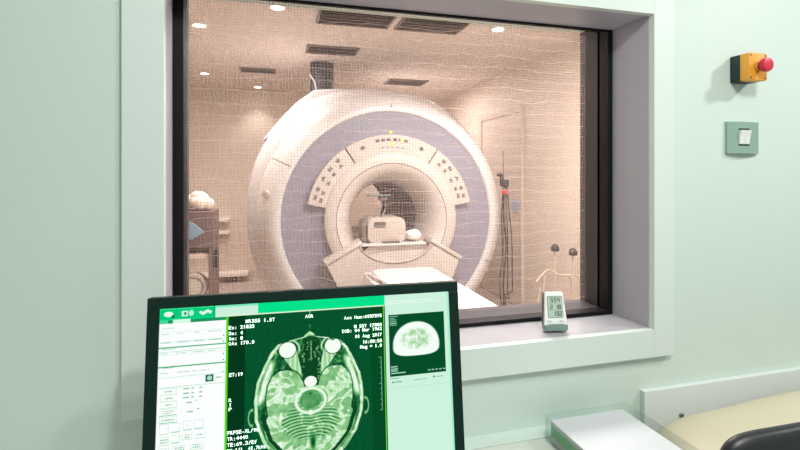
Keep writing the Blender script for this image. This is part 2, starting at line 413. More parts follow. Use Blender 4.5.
# lower fascia: two raised flaps and the plate between them
def P(px, py, Y):
    dx = (px-400)/FPX; s_, c_ = math.sin(YAW), math.cos(YAW)
    t = Y/(c_ - dx*s_); return (t*(s_ + dx*c_), CAMZ + t*(175-py)/FPX)
ff = [(.395, .722), (.650, .862), (.672, .850)]
arc = [(GX + .40*math.cos(math.radians(a)), .955 + .26*math.sin(math.radians(a))) for a in range(205, 336, 8)]
poly = [(.385, .700), (.668, .858)] + [(x*1 if True else x, z) for x, z in [(GX + .31*math.cos(math.radians(a)), .90 + .195*math.sin(math.radians(a))) for a in range(200, 341, 8)]] + [(1.225, .858), (1.485, .700), (1.40, .52), (1.40, .05), (.49, .05), (.49, .52)]
b = B(); prism(b, poly, 3.60, 3.79, 'y', .006); obj('lower_fascia', b, PANEL, mri, smooth=40)
b = B()
prism(b, [(.385, .700), (.668, .858), (.655, .885), (.37, .728)], 3.585, 3.76, 'y', .008); obj('fascia_rail', b, PANEL, mri, smooth=40)
b = B()
prism(b, [(1.485, .700), (1.225, .858), (1.238, .885), (1.50, .728)], 3.585, 3.76, 'y', .008); obj('fascia_rail', b, PANEL, mri, smooth=40)
b = B(); tube(b, [(GX + .318*math.cos(math.radians(a)), 3.597, .90 + .205*math.sin(math.radians(a))) for a in range(195, 346, 6)], .003, 6); obj('fascia_seam', b, SEAM, mri)
b = B(); rbox(b, (GX-.27, 3.66, .70), (GX+.27, 3.80, .835), .10, 'y', bev=.004); rbox(b, (GX-.25, 3.80, .80), (GX+.25, 5.2, .835), .012, 'y', bev=.004); obj('bore_cradle', b, FUN, mri, smooth=40)

# patient table in front of the scanner
tb = thing('patient_table', 'long pale patient table docked in front of the scanner', 'patient table', (.92, 2.6, 0))
b = B(); prism(b, [(.640, 3.42), (.635, 1.95), (.70, 1.88), (1.14, 1.88), (1.206, 1.95), (1.206, 3.46)], .60, .675, 'z', .014); obj('table_top', b, WHITE, tb, smooth=40)
b = B(); rbox(b, (.69, 1.95, .676), (1.155, 3.38, .700), .05, 'z', bev=.01); obj('mattress_pad', b, mat('pale_pad_vinyl', (220, 210, 204), .5), tb, smooth=40)
b = B(); rbox(b, (.74, 2.3, .12), (1.10, 3.3, .602), .04, 'z', bev=.01); obj('pedestal', b, WHITE, tb, smooth=40)
b = B(); rbox(b, (.68, 2.1, 0.0), (1.16, 3.4, .12), .05, 'z', bev=.02); obj('base', b, mat('grey_base_plastic', (170, 158, 150), .5), tb, smooth=40)
b = B(); tube(b, smooth_path([(.66, 3.33, .678), (.67, 3.15, .692), (.70, 2.9, .70), (.70, 2.3, .70)], 6), .010, 8); obj('side_rail', b, FUN, tb, smooth=60)

# head coil on the cradle
hc = thing('head_coil', 'boxy grey head coil with a dark slot, resting in the bore opening', 'head coil', (.93, 3.72, .836))
COIL = mat('warm_grey_coil_plastic', (190, 176, 166), .45, noise=.03)
CD = mat('dark_coil_slot', (84, 78, 74), .5)
b = B(); rbox(b, (.725, 3.66, .845), (1.035, 3.92, 1.055), .055, 'y', seg=8, bev=.012); obj('coil_shell', b, COIL, hc, smooth=40)
b = B(); rbox(b, (.69, 3.70, .855), (.745, 3.90, 1.03), .025, 'y', bev=.008); obj('coil_side', b, mat('dark_taupe_plastic', (126, 114, 108), .5), hc, smooth=40)
b = B(); rbox(b, (.775, 3.650, .985), (.868, 3.664, 1.022), .010, 'y'); obj('coil_slot', b, CD, hc)
b = B(); rbox(b, (.66, 3.62, .836), (1.20, 3.98, .852), .007, 'y', bev=.004); obj('coil_base', b, WHITE, hc, smooth=40)
b = B(); box(b, (.84, 3.625, .853), (.98, 3.66, .866), .004); obj('coil_latch', b, CD, hc)
b = B(); box(b, (.74, 3.70, 1.228), (.925, 3.78, 1.238), .003); mr = obj('mirror_plate', b, mat('green_edged_mirror', (62, 96, 80), .3), hc)
b = B(); tube(b, smooth_path([(.86, 3.77, 1.05), (.90, 3.80, 1.13), (.88, 3.77, 1.19), (.86, 3.75, 1.229)], 5), .009, 8); box(b, (.83, 3.72, 1.19), (.90, 3.78, 1.229), .008); obj('mirror_bracket', b, mat('taupe_bracket', (112, 102, 96), .5), hc, smooth=60)
b = B(); bmesh.ops.create_uvsphere(b, u_segments=24, v_segments=14, radius=1, matrix=Matrix.Translation((1.115, 3.72, .905)) @ Matrix.Diagonal((.068, .08, .044, 1)))
for v in b.verts:
    v.co += Vector((0, 0, .01*mnoise.noise(v.co*14))) 
tag(obj('head_cushion', b, mat('white_cushion_cloth', (240, 230, 222), .8, bump=.4, bscale=40), smooth=80), 'small white pillow resting beside the grey coil in the bore', 'cushion')

# exhaust pipe to the ceiling
pp = thing('exhaust_pipe', 'thick dark grey pipe rising from the scanner to the ceiling', 'pipe', (.47, 4.8, 2.245))
PIPE = mat('dark_grey_pipe_lagging', (40, 42, 54), .6, noise=.08, nscale=6)
b = B(); lathe(b, [(2.25, .0), (2.25, .118), (CZ, .118)], c=(.475, 4.85, 0), axis='z', seg=40); obj('pipe_sleeve', b, PIPE, pp, smooth=40)
b = B(); lathe(b, [(CZ-.015, .119), (CZ-.015, .123), (CZ, .123)], c=(.475, 4.85, 0), axis='z', seg=40); obj('ceiling_collar', b, mat('grey_collar', (104, 102, 108), .5), pp, smooth=40)
b = B(); tube(b, smooth_path([(.345, 4.76, 2.42), (.36, 4.74, 2.38), (.39, 4.72, 2.33), (.41, 4.72, 2.22)], 5), .007, 8); obj('relief_tube', b, mat('light_tube', (200, 186, 174), .5), pp, smooth=60)

# hanging cables at the right of the scanner
st = thing('cable_stand', 'slim dark stand at the scanner\'s right side hung with black leads', 'stand', (2.08, 3.78, 0))
DK = mat('dark_cable_rubber', (34, 28, 28), .6)
b = B(); tube(b, [(2.10, 3.80, .04), (2.10, 3.80, 1.62)], .006, 8); obj('pole', b, mat('brown_grey_metal', (130, 112, 104), .4, metal=.3), st, smooth=60)
for a in range(5):
    t = 2*PI*a/5+.3; b = B(); tube(b, [(2.10, 3.80, .07), (2.10+.24*math.cos(t), 3.80+.24*math.sin(t), .03)], .011, 6); lathe(b, [(0, .02), (.03, .022), (.05, .01)], c=(2.10+.24*math.cos(t), 3.80+.24*math.sin(t), 0), axis='z', seg=12); obj('foot', b, DK, st, smooth=60)
b = B(); tube(b, smooth_path([(2.10, 3.79, 1.33), (2.06, 3.76, 1.40), (2.02, 3.74, 1.40), (2.03, 3.73, 1.40), (2.06, 3.73, 1.30)], 5), [.012]*20+[.008], 8); box(b, (2.045, 3.72, 1.30), (2.115, 3.77, 1.36), .012); obj('lead_clamp', b, DK, st, smooth=50)
b = B(); lathe(b, [(3.70, .0), (3.70, .018), (3.705, .022), (3.735, .022)], c=(2.075, 0, 1.255), seg=20); obj('red_cap', b, mat('red_plastic_cap', (196, 58, 66), .4), st, smooth=40)
for k, dx in enumerate((-.03, -.008, .018, .045)):
    b = B(); pth = [(2.085+dx*.4, 3.74, 1.30), (2.07+dx, 3.72, 1.05), (2.085+dx*1.2+.01*math.sin(k*2), 3.72, .72+.05*k), (2.06+dx*1.6, 3.70, .45), (2.09+dx, 3.72, .22+.06*k), (2.10, 3.79, .35)]
    tube(b, smooth_path(pth, 8), .0055 if k != 1 else .0075, 6); obj('hanging_lead', b, DK, st, smooth=60)
b = B(); rbox(b, (2.485, 4.50, 1.02), (2.4845+.0003, 4.62, 1.14), .004, 'x') ; b.free()
st.location.x -= .165; st.location.y -= .10
pl = B(); rbox(pl, (2.470, 4.42, 1.01), (2.4845, 4.53, 1.14), .008, 'x', bev=.002); tag(obj('door_sign', pl, mat('pale_blue_sign', (176, 180, 206), .4), smooth=40), 'small pale blue plate on the wall right of the hanging leads', 'sign')

# tubular frame with two dark knobs, bottom right of the window
wf = thing('tubular_frame', 'pale tubular stand topped with two dark rounded knobs behind the thermometer', 'frame', (2.0, 3.0, 0))
TUBE = mat('pale_beige_tube', (196, 174, 158), .35)
def kx(px, py, Y):
    x, z = P(px, py, Y); return Vector((x, Y, z))
K1, K2 = kx(555, 249, 3.10), kx(573, 253, 2.98)
for K in (K1, K2):
    b = B(); tube(b, [K, (K.x, K.y, 0)], .009, 10); obj('upright', b, TUBE, wf, smooth=60)
    b = B(); lathe(b, [(-.016, .001), (-.016, .026), (-.008, .032), (.012, .031), (.030, .020), (.038, .001)], c=K, axis='z', seg=24); obj('knob', b, mat('black_knob_plastic', (26, 20, 18), .4), wf, smooth=50)
L1 = kx(536, 282, 3.05); R1 = kx(592, 288, 3.0)
for pts in ([L1, kx(548, 270, 3.1), kx(560, 275, 3.08), kx(580, 276, 3.0), R1], [kx(540, 288, 3.0), (kx(530, 300, 3.0).x, 3.0, 0)], [kx(570, 275, 3.0), (kx(582, 310, 3.0).x, 3.0, 0)], [kx(588, 280, 3.0), (R1.x, 3.0, 0)], [kx(545, 276, 3.0), (kx(536, 330, 3.0).x, 3.0, 0)]):
    b = B(); tube(b, smooth_path(pts, 6) if len(pts) > 2 else pts, .0075, 8); obj('side_tube', b, TUBE, wf, smooth=60)

# storage trolley at left behind the window
TR = mat('dark_brown_trolley_panel', (112, 88, 84), .5, noise=.08)
tr = thing('storage_trolley', 'dark brown trolley with pale shelves at the window\'s lower left', 'trolley', (-.62, 3.8, 0))
x0, x1 = -.86, -.44
b = B(); box(b, (x0, 3.72, .86), (x1, 4.10, 1.13), .008); obj('upper_cabinet', b, TR, tr)
b = B(); box(b, (x1-.03, 3.70, .10), (x1, 4.10, .86), .004); box(b, (x0, 3.70, .10), (x0+.03, 4.10, .86), .004); obj('side_frame', b, TR, tr)
for z in (.78, .42, .14):
    b = B(); box(b, (x0+.03, 3.72, z), (x1-.03, 4.10, z+.035), .004); obj('shelf', b, mat('pale_shelf', (222, 200, 186), .5), tr)
for x in (x0+.03, x1-.03):
    for y in (3.76, 4.06):
        b = B(); lathe(b, [(-.012, .01), (-.012, .045), (.012, .045), (.012, .01)], c=(x, y, .048), axis='x', seg=20); box(b, (x-.01, y-.012, .05), (x+.01, y+.012, .11)); obj('caster', b, DK, tr, smooth=40)
b = B(); box(b, (x1-.002, 3.72, .70), (x1+.03, 3.80, .84), .006, Matrix.Translation((0, 0, 0))); obj('black_latch_box', b, mat('black_box_plastic', (52, 46, 48), .5), tr)
b = B()
for k in range(26):
    a = random.uniform(0, 2*PI); r_ = random.uniform(0, .095)
    bmesh.ops.create_icosphere(b, subdivisions=2, radius=random.uniform(.035, .055), matrix=Matrix.Translation((-.585 + r_*1.25*math.cos(a), 3.88 + r_*math.sin(a), 1.175 + (.095-r_)*random.uniform(.2, .8))))
tag(obj('cloth_bundle', b, mat('white_crumpled_cloth', (238, 222, 210), .9, bump=.6, bscale=30), smooth=80), 'crumpled white cloth bundle on top of the brown trolley', 'cloth')
b = B(); M_ = Matrix.Translation((-.60, 3.700, .99)) @ Matrix.Rotation(math.radians(8), 4, 'Y')
prism(b, [(-.09, -.085), (.03, -.06), (.10, .0), (.04, .05), (-.07, .09)], -.018, .015, 'y', .004, M_)
tag(obj('blue_pouch', b, mat('dusty_blue_fabric', (128, 158, 176), .8, noise=.1), smooth=40), 'dusty blue pouch hanging on the front of the brown trolley', 'pouch')
b = B(); lathe(b, [(3.74, .075), (3.735, .095), (3.75, .105), (3.80, .105), (3.82, .06)], c=(-.585, 0, .565), seg=40); lathe(b, [(3.752, .0), (3.75, .06), (3.758, .075), (3.77, .08)], c=(-.585, 0, .565), seg=40)
tag(obj('ring_coil', b, mat('pale_grey_ring', (206, 192, 180), .5), smooth=50), 'pale round ring-shaped coil standing on the trolley\'s lower shelf', 'coil')
# pale shelves on the back wall beside it
for (px0, px1, py, Y, lab) in ((212, 229, 220.5, 6.45, 'short pale wall shelf beside the trolley, the upper one of two'), (212, 229, 233, 6.45, 'short pale wall shelf beside the trolley, just below another'), (213, 248, 276, 6.40, 'long low pale wall ledge between trolley and scanner')):
    A_, B_ = P(px0, py, Y), P(px1, py, Y)
    z = A_[1]
    t = thing('wall_shelf', lab, 'shelf', (A_[0], 6.6, z), 'pale shelves on the back wall')
    b = B(); box(b, (A_[0]-.5 if px1 < 240 else A_[0]-.3, Y-.02, z-.02), (B_[0], 6.6, z+.02), .004); obj('shelf_board', b, mat('bright_white_shelf', (250, 242, 234), .4), t)
    b = B(); box(b, (B_[0]-.12, Y+.03, z-.09), (B_[0]-.10, 6.6, z-.02)); obj('bracket', b, TUBE, t)

# ------------------------------------------------------------------ desk
dk = thing('desk', 'pale laminate desk along the wall under the window', 'desk', (0, .7, 0))
b = B(); box(b, (-1.5, .56, .69), (.940, 1.067, .72), .002); obj('desk_top', b, DESK, dk)
for x in (-1.45, -.3, .90):
    b = B(); box(b, (x, .62, 0), (x+.03, 1.05, .69), .002); obj('side_panel', b, WHITEB, dk)

# ------------------------------------------------------------------ monitor
mo = Vector((-.2086526, .8818, 1.18886)); yaw_, tilt_ = -.027799, .127754
rr = Vector((math.cos(yaw_), math.sin(yaw_), 0)); nn = Vector((-math.sin(yaw_), math.cos(yaw_), 0))
dd = (-Vector((0, 0, 1))*math.cos(tilt_) - nn*math.sin(tilt_)); bk = (nn*math.cos(tilt_) - Vector((0, 0, 1))*math.sin(tilt_))
if bk.dot(nn) < 0: bk = -bk
MM = Matrix(((rr.x, bk.x, -dd.x, mo.x), (rr.y, bk.y, -dd.y, mo.y), (rr.z, bk.z, -dd.z, mo.z), (0, 0, 0, 1)))   # local x right, y back, z up (z<=0 below the top edge)
MW, MH = .56, .372
SU0, SU1, SV0, SV1 = .0195, .5412, .0188, .346
BEZ = mat('black_bezel_screen_glow', (8, 38, 30), .45, spec=.2)  # black frame, with the screen's green glow mixed into its colour
cx_ = mo + rr*MW/2 + bk*.12
mon = thing('monitor', 'black-framed monitor showing a green-tinted brain scan, on the desk', 'monitor', (cx_.x, cx_.y, .72))
b = B()
for (u0, u1, v0, v1) in ((0, MW, 0, SV0), (0, MW, SV1, MH), (0, SU0, SV0, SV1), (SU1, MW, SV0, SV1)):
    box(b, (u0, -.004, -v1), (u1, .018, -v0), .0012, MM)
obj('bezel', b, BEZ, mon)
b = B(); box(b, (.004, .0181, -MH+.004), (MW-.004, .034, -.004), .004, MM); box(b, (.14, .034, -.30), (.42, .055, -.08), .008, MM); obj('back_shell', b, BLACK, mon)
b = B(); n0 = MM @ Vector((MW/2, .056, -.20)); tube(b, [n0, n0 + nn*.035 + Vector((0, 0, -.02)), Vector((n0.x, n0.y+.05, .735))], .022, 16); obj('stand_neck', b, BLACK, mon, smooth=40)
b = B(); rbox(b, (cx_.x-.13, cx_.y-.14, .72), (cx_.x+.13, cx_.y+.08, .736), .03, 'z', bev=.004); obj('stand_base', b, BLACK, mon, smooth=40)

# photo position on the screen -> local screen metres (u right, v down)
def UV(px, py):
    dx = (px-400)/FPX; s_, c_ = math.sin(YAW), math.cos(YAW)
    ray = np.array([s_+dx*c_, c_-dx*s_, (175-py)/FPX])
    A_ = np.array([list(rr), list(dd), -ray]).T
    q = np.linalg.solve(A_, np.array([0, 0, CAMZ]) - np.array(list(mo)))
    return q[0], q[1]

NU, NV = 760, 476
uu = np.linspace(SU0, SU1, NU); vv = np.linspace(SV0, SV1, NV)
U, Vv = np.meshgrid(uu, vv)
def ss(e0, e1, x):
    t = np.clip((x-e0)/(e1-e0), 0, 1); return t*t*(3-2*t)
_perm = rng.permutation(512)
def vnoise(x, y, seed=0):
    xi = np.floor(x).astype(int); yi = np.floor(y).astype(int); xf = x-xi; yf = y-yi
    h = lambda a, b_: (_perm[(_perm[(a+seed*17) % 512] + b_) % 512])/511.0
    sx, sy = xf*xf*(3-2*xf), yf*yf*(3-2*yf)
    return (h(xi, yi)*(1-sx)+h(xi+1, yi)*sx)*(1-sy) + (h(xi, yi+1)*(1-sx)+h(xi+1, yi+1)*sx)*sy
def fbm(x, y, s=0):
    return (vnoise(x, y, s) + .5*vnoise(x*2.1, y*2.1, s+1) + .25*vnoise(x*4.3, y*4.3, s+2))/1.75
img = np.zeros((NV, NU, 3))
img[:] = np.array([4, 78, 44])
col = lambda *c: np.array(c, float)
def fill(mask, c, a=1.0):
    a_ = (mask.astype(float) if mask.dtype == bool else mask)[..., None]*a
    img[:] = img*(1-a_) + np.array(c, float)*a_
def rect(px0, py0, px1, py1, c, a=1.0):
    (u0, v0), (u1, v1) = UV(px0, py0), UV(px1, py1)
    fill((U >= u0) & (U <= u1) & (Vv >= v0) & (Vv <= v1), c, a)
def ru(u0, v0, u1, v1, c, a=1.0): fill((U >= u0) & (U <= u1) & (Vv >= v0) & (Vv <= v1), c, a)
# panes, in screen metres
uL, uC0, uC1 = UV(226, 330)[0], UV(228.5, 330)[0], UV(383.5, 330)[0]
vt = UV(160, 321)[1]
ru(SU0, SV0, SU1, vt, (0, 226, 140))
ru(UV(215.5, 310)[0], SV0, UV(258, 304)[0], vt, (205, 240, 222)); ru(UV(215.5, 310)[0], SV0, UV(258, 304)[0], SV0+.0035, (120, 236, 186))
for k in range(3):
    a, c = UV(160.5 + k*18.3, 311)[0], UV(178 + k*18.3, 311)[0]
    ru(a, SV0+.001, c, vt-.001, (0, 204, 122)); ru(a, SV0+.001, c, SV0+.002, (90, 240, 180)); ru(c-.001, SV0+.001, c, vt-.001, (0, 150, 88))
    m_ = (a+c)/2; vm = (SV0+vt)/2
    if k == 0: fill((((U-m_+.001)/.0075)**2 + ((Vv-vm)/.0045)**2) < 1, (225, 250, 238)); ru(m_+.004, vm+.002, m_+.008, vm+.006, (10, 70, 45))
    if k == 1: ru(m_-.009, vm-.004, m_+.000, vm+.005, (215, 250, 235)); ru(m_-.006, vm-.002, m_-.002, vm+.003, (30, 150, 100)); fill((((U-m_-.006)/.004)**2 + ((Vv-vm)/.005)**2) < 1, (180, 245, 215))
    if k == 2:
        for j in range(5): fill((((U-m_+.008-j*.0038)/.0026)**2 + ((Vv-vm-.002*math.sin(j*1.6))/.0026)**2) < 1, (225, 250, 240))
# left tool pane
ru(SU0, vt, uL, SV1, (252, 255, 253)); ru(SU0, vt, uL, vt+.0055, (20, 150, 92)); ru(SU0, vt, SU0+.0135, vt+.0055, (70, 215, 150)); ru(SU0+.021, vt-.0005, SU0+.049, vt+.0055, (215, 250, 232))
def hl(py, c=(60, 190, 130), w=.0006, u0=SU0, u1=None): v = UV(160, py)[1]; ru(u0, v-w, u1 or uL, v+w, c)
hl(348.5, (40, 180, 120), .0009); hl(368, (40, 176, 118), .0009); hl(343, (150, 232, 196), .0005); hl(378.5, (150, 225, 190), .0006); hl(388.5, (190, 235, 215)); hl(333, (200, 240, 222)); hl(356, (205, 240, 225)); hl(353, (190, 240, 220))
for py, segs in ((329, ((162, 175),)), (335, ((161, 169), (177, 184), (193, 199), (208, 222))), (343.5, ((161, 171), (177, 190), (194, 204), (208, 222))), (350, ((162, 176),)), (354.5, ((161, 168), (176, 186), (192, 203), (208, 214))), (369, ((163, 175),)), (374, ((160, 168), (177, 190), (192, 196), (198, 210)))):
    for (a, c) in segs:
        x = a
        v = UV(160, py)[1]
        while x < c-.6:
            w = random.uniform(.7, 1.7); ru(UV(x, py)[0], v-.0009, UV(min(c, x+w), py)[0], v+.0007, (110, 190, 150), .75); x += w + .5
for py in (340, 346, 359, 365, 377): v = UV(160, py)[1]; ru(uL-.005, v-.001, uL-.003, v+.001, (30, 140, 90))
# buttons
def btn(px0, py0, px1, py1, lines=1, w=.5):
    u0, u1 = UV(px0, py0)[0], UV(px1, py0)[0]; v0, v1 = UV(160, py0)[1], UV(160, py1)[1]
    c = (178, 228, 202); e = .0005
    ru(u0, v0, u1, v0+e, c); ru(u0, v1-e, u1, v1+e, (120, 205, 165)); ru(u0, v0, u0+e, v1, c); ru(u1-e, v0, u1, v1, c)
    for k in range(lines):
        v = v0 + (v1-v0)*(k+1)/(lines+1); h = (u1-u0)*w/2; m_ = (u0+u1)/2; x = m_-h
        while x < m_+h: ww = random.uniform(.0012, .003); ru(x, v-.0009, min(x+ww, m_+h), v+.0009, (84, 170, 128), .8); x += ww+.001
for k, y in enumerate((389.5, 396.5, 403)): btn(160, y, 177, y+6, 1, .45)
btn(159, 410, 177, 416.5, 2, .6); btn(159, 418, 177, 424, 1, .7)
btn(159, 425, 168.5, 435, 0); btn(171, 425, 180, 434, 0); btn(183, 424, 192, 433, 1, .1); btn(194, 424, 203.5, 433, 0)
btn(158.5, 438, 169, 446, 2, .7); btn(171, 437, 179.5, 445, 0); btn(182, 436, 192, 443, 2, .5); btn(194, 436, 205, 443, 1, .5); btn(158.5, 449, 169, 456, 2, .6); btn(172, 448, 187, 455, 2, .6); btn(190, 447, 203, 454, 2, .6)
for j in range(3):
    for (a, c) in ((183, 189), (191.5, 194), (199, 202)): u0, v = UV(a, 392)[0], UV(160, 391.5+j*4.5)[1]; ru(u0, v-.001, UV(c, 392)[0], v+.001, (90, 180, 136), .8)
for (a, c, y) in ((186, 192, 405.5), (195, 197, 404), (187, 193, 415), (197, 199, 413)): v = UV(160, y)[1]; ru(UV(a, y)[0], v-.001, UV(c, y)[0], v+.001, (100, 180, 140), .8)
(u0, v0) = UV(209.5, 380.5); vq = UV(160, 384)[1]
v0 = UV(209.5, 378)[1]
ru(u0-.0065, v0-.006, u0+.0065, v0+.006, (30, 110, 74)); fill((((U-u0)/.004)**2 + ((Vv-v0)/.0038)**2) < 1, (170, 226, 198)); ru(u0+.010, v0-.001, u0+.019, v0+.001, (110, 190, 150), .8)
for k in range(3): hl(0, u0=0) if False else None
# centre scan pane
ru(uC0, vt, uC1, SV1, (0, 70, 34)); ru(uC0, vt, UV(246, 380)[0], SV1, (0, 54, 26)); ru(UV(370, 350)[0], vt, uC1, SV1, (0, 74, 34))
uA, uB = UV(246, 380)[0], UV(370, 350)[0]
ru(uL, vt-.0005, uC0, SV1, (90, 220, 30)); ru(uC0-.0006, vt, uC0+.0004, SV1, (10, 120, 20))
ru(uL, vt-.002, uC1+.002, vt, (225, 250, 215)); ru(uC1, vt-.002, uC1+.0014, SV1, (110, 240, 60))
# brain slice, worked in a local frame of 1/3.73 photo pixel
def Cc(cx, cy): return UV(240 + cx/3.464, 320 + cy/3.464)
o0 = Cc(242, 250); ox = Cc(392, 250); kx_ = 150/(ox[0]-o0[0])
oy0, oy1 = Cc(242, 100)[1], Cc(242, 400)[1]; ky_ = 300/(oy1-oy0)
X = 242 + (U-o0[0])*kx_; Y = 100 + (Vv-oy0)*ky_
br = (U > uC0) & (U < uC1) & (Vv > vt)
reg = br & (U > uA-.002) & (U < uB+.002)
I = .05 + .05*fbm(X/5, Y/5, 3)
def ell(cx, cy, rx, ry, p=2): return (np.abs((X-cx)/rx)**p + np.abs((Y-cy)/ry)**p)**(1/p)
wob = 1 + .02*(fbm(X/40, Y/40, 7)-.5)
# head outline: wide body plus narrower brow and nose
top = np.interp(Y, [36, 44, 56, 64, 76, 100, 140, 200, 260, 330, 400, 450, 500, 540], [3, 14, 24, 64, 108, 132, 152, 178, 187, 184, 162, 126, 70, 4])
dist = (top - np.abs(X-243))*np.interp(Y, [36, 60, 120, 200, 400, 540], [.5, .55, .85, 1, .9, .5])      # inside distance
dist = dist + 4*(fbm(X/18, Y/18, 9)-.5)
inside = ss(-1, 2, dist)
skin = ss(0, 3, dist)*(1-ss(9, 15, dist))*(.72+.4*fbm(X/14, Y/14, 71))
mus = .10 + .42*np.clip(fbm(X/5, Y/9, 11)-.42, 0, 1)*2
I = I*(1-inside) + mus*inside
I = np.maximum(I, skin*.92)
for sx in (-1, 1):      # pale muscle bands at the temples and eye sockets
    cx = 243 + sx*150; t_ = ((X-cx)*1 + sx*(Y-210)*-.28); m_ = np.exp(-(t_/16)**2)*(.7+.5*fbm(X/7, Y/16, 73))*ss(110, 150, Y)*(1-ss(260, 300, Y)); I = np.maximum(I, m_*1.0)
    ex, ey = (167, 98) if sx < 0 else (323, 95)
    # orbit cone
    tt = np.clip((Y-ey)/105, 0, 1); axx = ex - sx*tt*46; w = 33*(1-tt*.72)
    cone = (1-ss(w-4, w, np.abs(X-axx)))*ss(ey-4, ey+4, Y)*(1-ss(ey+95, ey+108, Y)); I = I*(1-cone) + cone*(.74+.1*np.sin(X*.4))
    edge = np.exp(-((np.abs(X-axx)-w)/2.2)**2)*ss(ey+8, ey+20, Y)*(1-ss(ey+95, ey+108, Y)); I = I*(1-edge*.75)
    rim = np.exp(-((ell(ex, ey, 40, 36)-1)*10)**2)*(1-ss(ey, ey+30, Y)); I = np.maximum(I, rim*.85)
    e = ell(ex, ey, 31, 30); I = np.where(e < 1, .15, I); I = np.where(e < .90, .99, I)
    # long bright lateral fat stripe
    lat = np.exp(-((dist-24)/7.0)**2)*ss(120, 160, Y)*(1-ss(250, 285, Y)); I = np.maximum(I, lat*.95)
I = np.where(ell(322, 72, 9, 4) < 1, .35, I)
nas = (1-ss(.9, 1.05, ell(247, 140, 34, 88, 3))); sep_ = np.clip(1-np.abs(np.sin(fbm(X/13, Y/20, 20)*9))*3.2, 0, 1)
I = I*(1-nas) + nas*(.06 + .75*sep_*ss(50, 90, Y)); I = np.maximum(I, np.exp(-((X-247)/2.0)**2)*ss(60, 80, Y)*(1-ss(150, 180, Y))*.6)
# brain
fold = fbm(X/34 + .4*np.sin(Y/23), Y/30, 31); fold2 = fbm(X/16+30, Y/16, 33)
ridg = np.clip(1-np.abs(fold-.5)*14, 0, 1); ridg2 = np.clip(1-np.abs(fold-.40)*12, 0, 1)
tex = .60 + .14*(fold2-.5)*2 + .36*ridg + .26*ridg2
masks = [ell(161, 265, 66, 100, 2.4), ell(330, 262, 62, 100, 2.4), ell(245, 365, 156, 96, 2.6), ell(245, 430, 140, 80)]
mb = np.minimum.reduce(masks) + .05*(fbm(X/12, Y/12, 40)-.5)
bm_ = 1-ss(.95, 1.0, mb)
I = I*(1-bm_) + tex*bm_
I = np.where((mb > .96) & (mb < 1.02) & (dist > 22), I*.35, I)
cleft = (1-ss(.85, 1.0, ell(245, 180, 26, 42))); I = I*(1-cleft) + .07*cleft
I = np.where(ell(245, 215, 21, 19) < 1, .97, I); I = np.maximum(I, np.exp(-(((Y-236)/7)**2))*(np.abs(X-245) < 42)*.85)
# cerebellar leaves
ang = np.arctan2(X-245, Y-255); rad = np.hypot(X-245, Y-255)
cb = (1-ss(.88, 1, ell(245, 350, 104, 66)))*ss(48, 62, rad)
leaf = .50 + .24*np.sin(np.hypot((X-245)*.9, (Y-470)*1.0 + .25*np.abs(X-245))*.62 + 3*fold) + .25*ridg + .1*(fold2-.5)
I = I*(1-cb) + leaf*cb
ring = np.exp(-((ell(245, 281, 50, 42)-1)*5.5)**2); I = np.maximum(I, ring*.98)
po = 1-ss(.82, .92, ell(245, 278, 44, 35)); I = I*(1-po) + po*(.40+.25*(fold2-.4))
I = np.where(ell(245, 257, 3, 3) < 1, .1, I); I = np.maximum(I, 1.1*np.exp(-(ell(245, 322, 13, 12)**3)))
I = np.maximum(I, np.exp(-(((X-245)/16)**2 + ((Y-372)/9)**2))*.95)
I = I*(1-np.exp(-(((X-252)/10)**2 + ((Y-425)/26)**2))*.92)
# skull back rim
for w0, w1, val in ((13, 20, .30), (20, 36, .07)):
    bb = ss(w0, w0+3, dist)*(1-ss(w1-3, w1, dist))*ss(285, 320, Y); I = I*(1-bb) + bb*val
for sx in (-1, 1):       # ears
    ex = 243+sx*192; q = np.exp(-((np.hypot((X-ex)/1.0, (Y-318)/2.4)-11)/2.6)**2)*(sx*(X-ex) > -4); I = np.maximum(I, q*.62)
I = np.clip(I, 0, 1)
ramp = np.array([[0, 50, 24], [30, 116, 62], [112, 178, 112], [176, 226, 170], [246, 255, 244]], float)
def toc(I):
    return np.stack([np.interp(I, [0, .25, .5, .75, .97], ramp[:, k]) for k in range(3)], -1)
bgc = np.array([0, 82, 44.]) + (fbm(X/3, Y/3, 50)[..., None]-.5)*26
fade = ss(0, .02, U-uA+.004)*(1-ss(-.004, .012, U-uB))
w_ = (inside*br)[..., None]
base = np.where(reg[..., None], bgc, img)
img[:] = base*(1-w_) + toc(I)*w_
earm = (np.abs(np.abs(X-243)-200) < 16) & (np.abs(Y-318) < 40) & (I > .2) & br; img[earm] = toc(I)[earm]
# scale ruler at right of the scan
uR = UV(382, 385)[0]; v0, v1 = UV(381, 357)[1], UV(381, 410)[1]
ru(uR-.0006, v0, uR, v1, (150, 220, 180))
for k in range(11): v = v0+(v1-v0)*k/10; ru(uR-(.005 if k % 5 == 0 else .003), v-.0004, uR, v+.0004, (150, 220, 180))
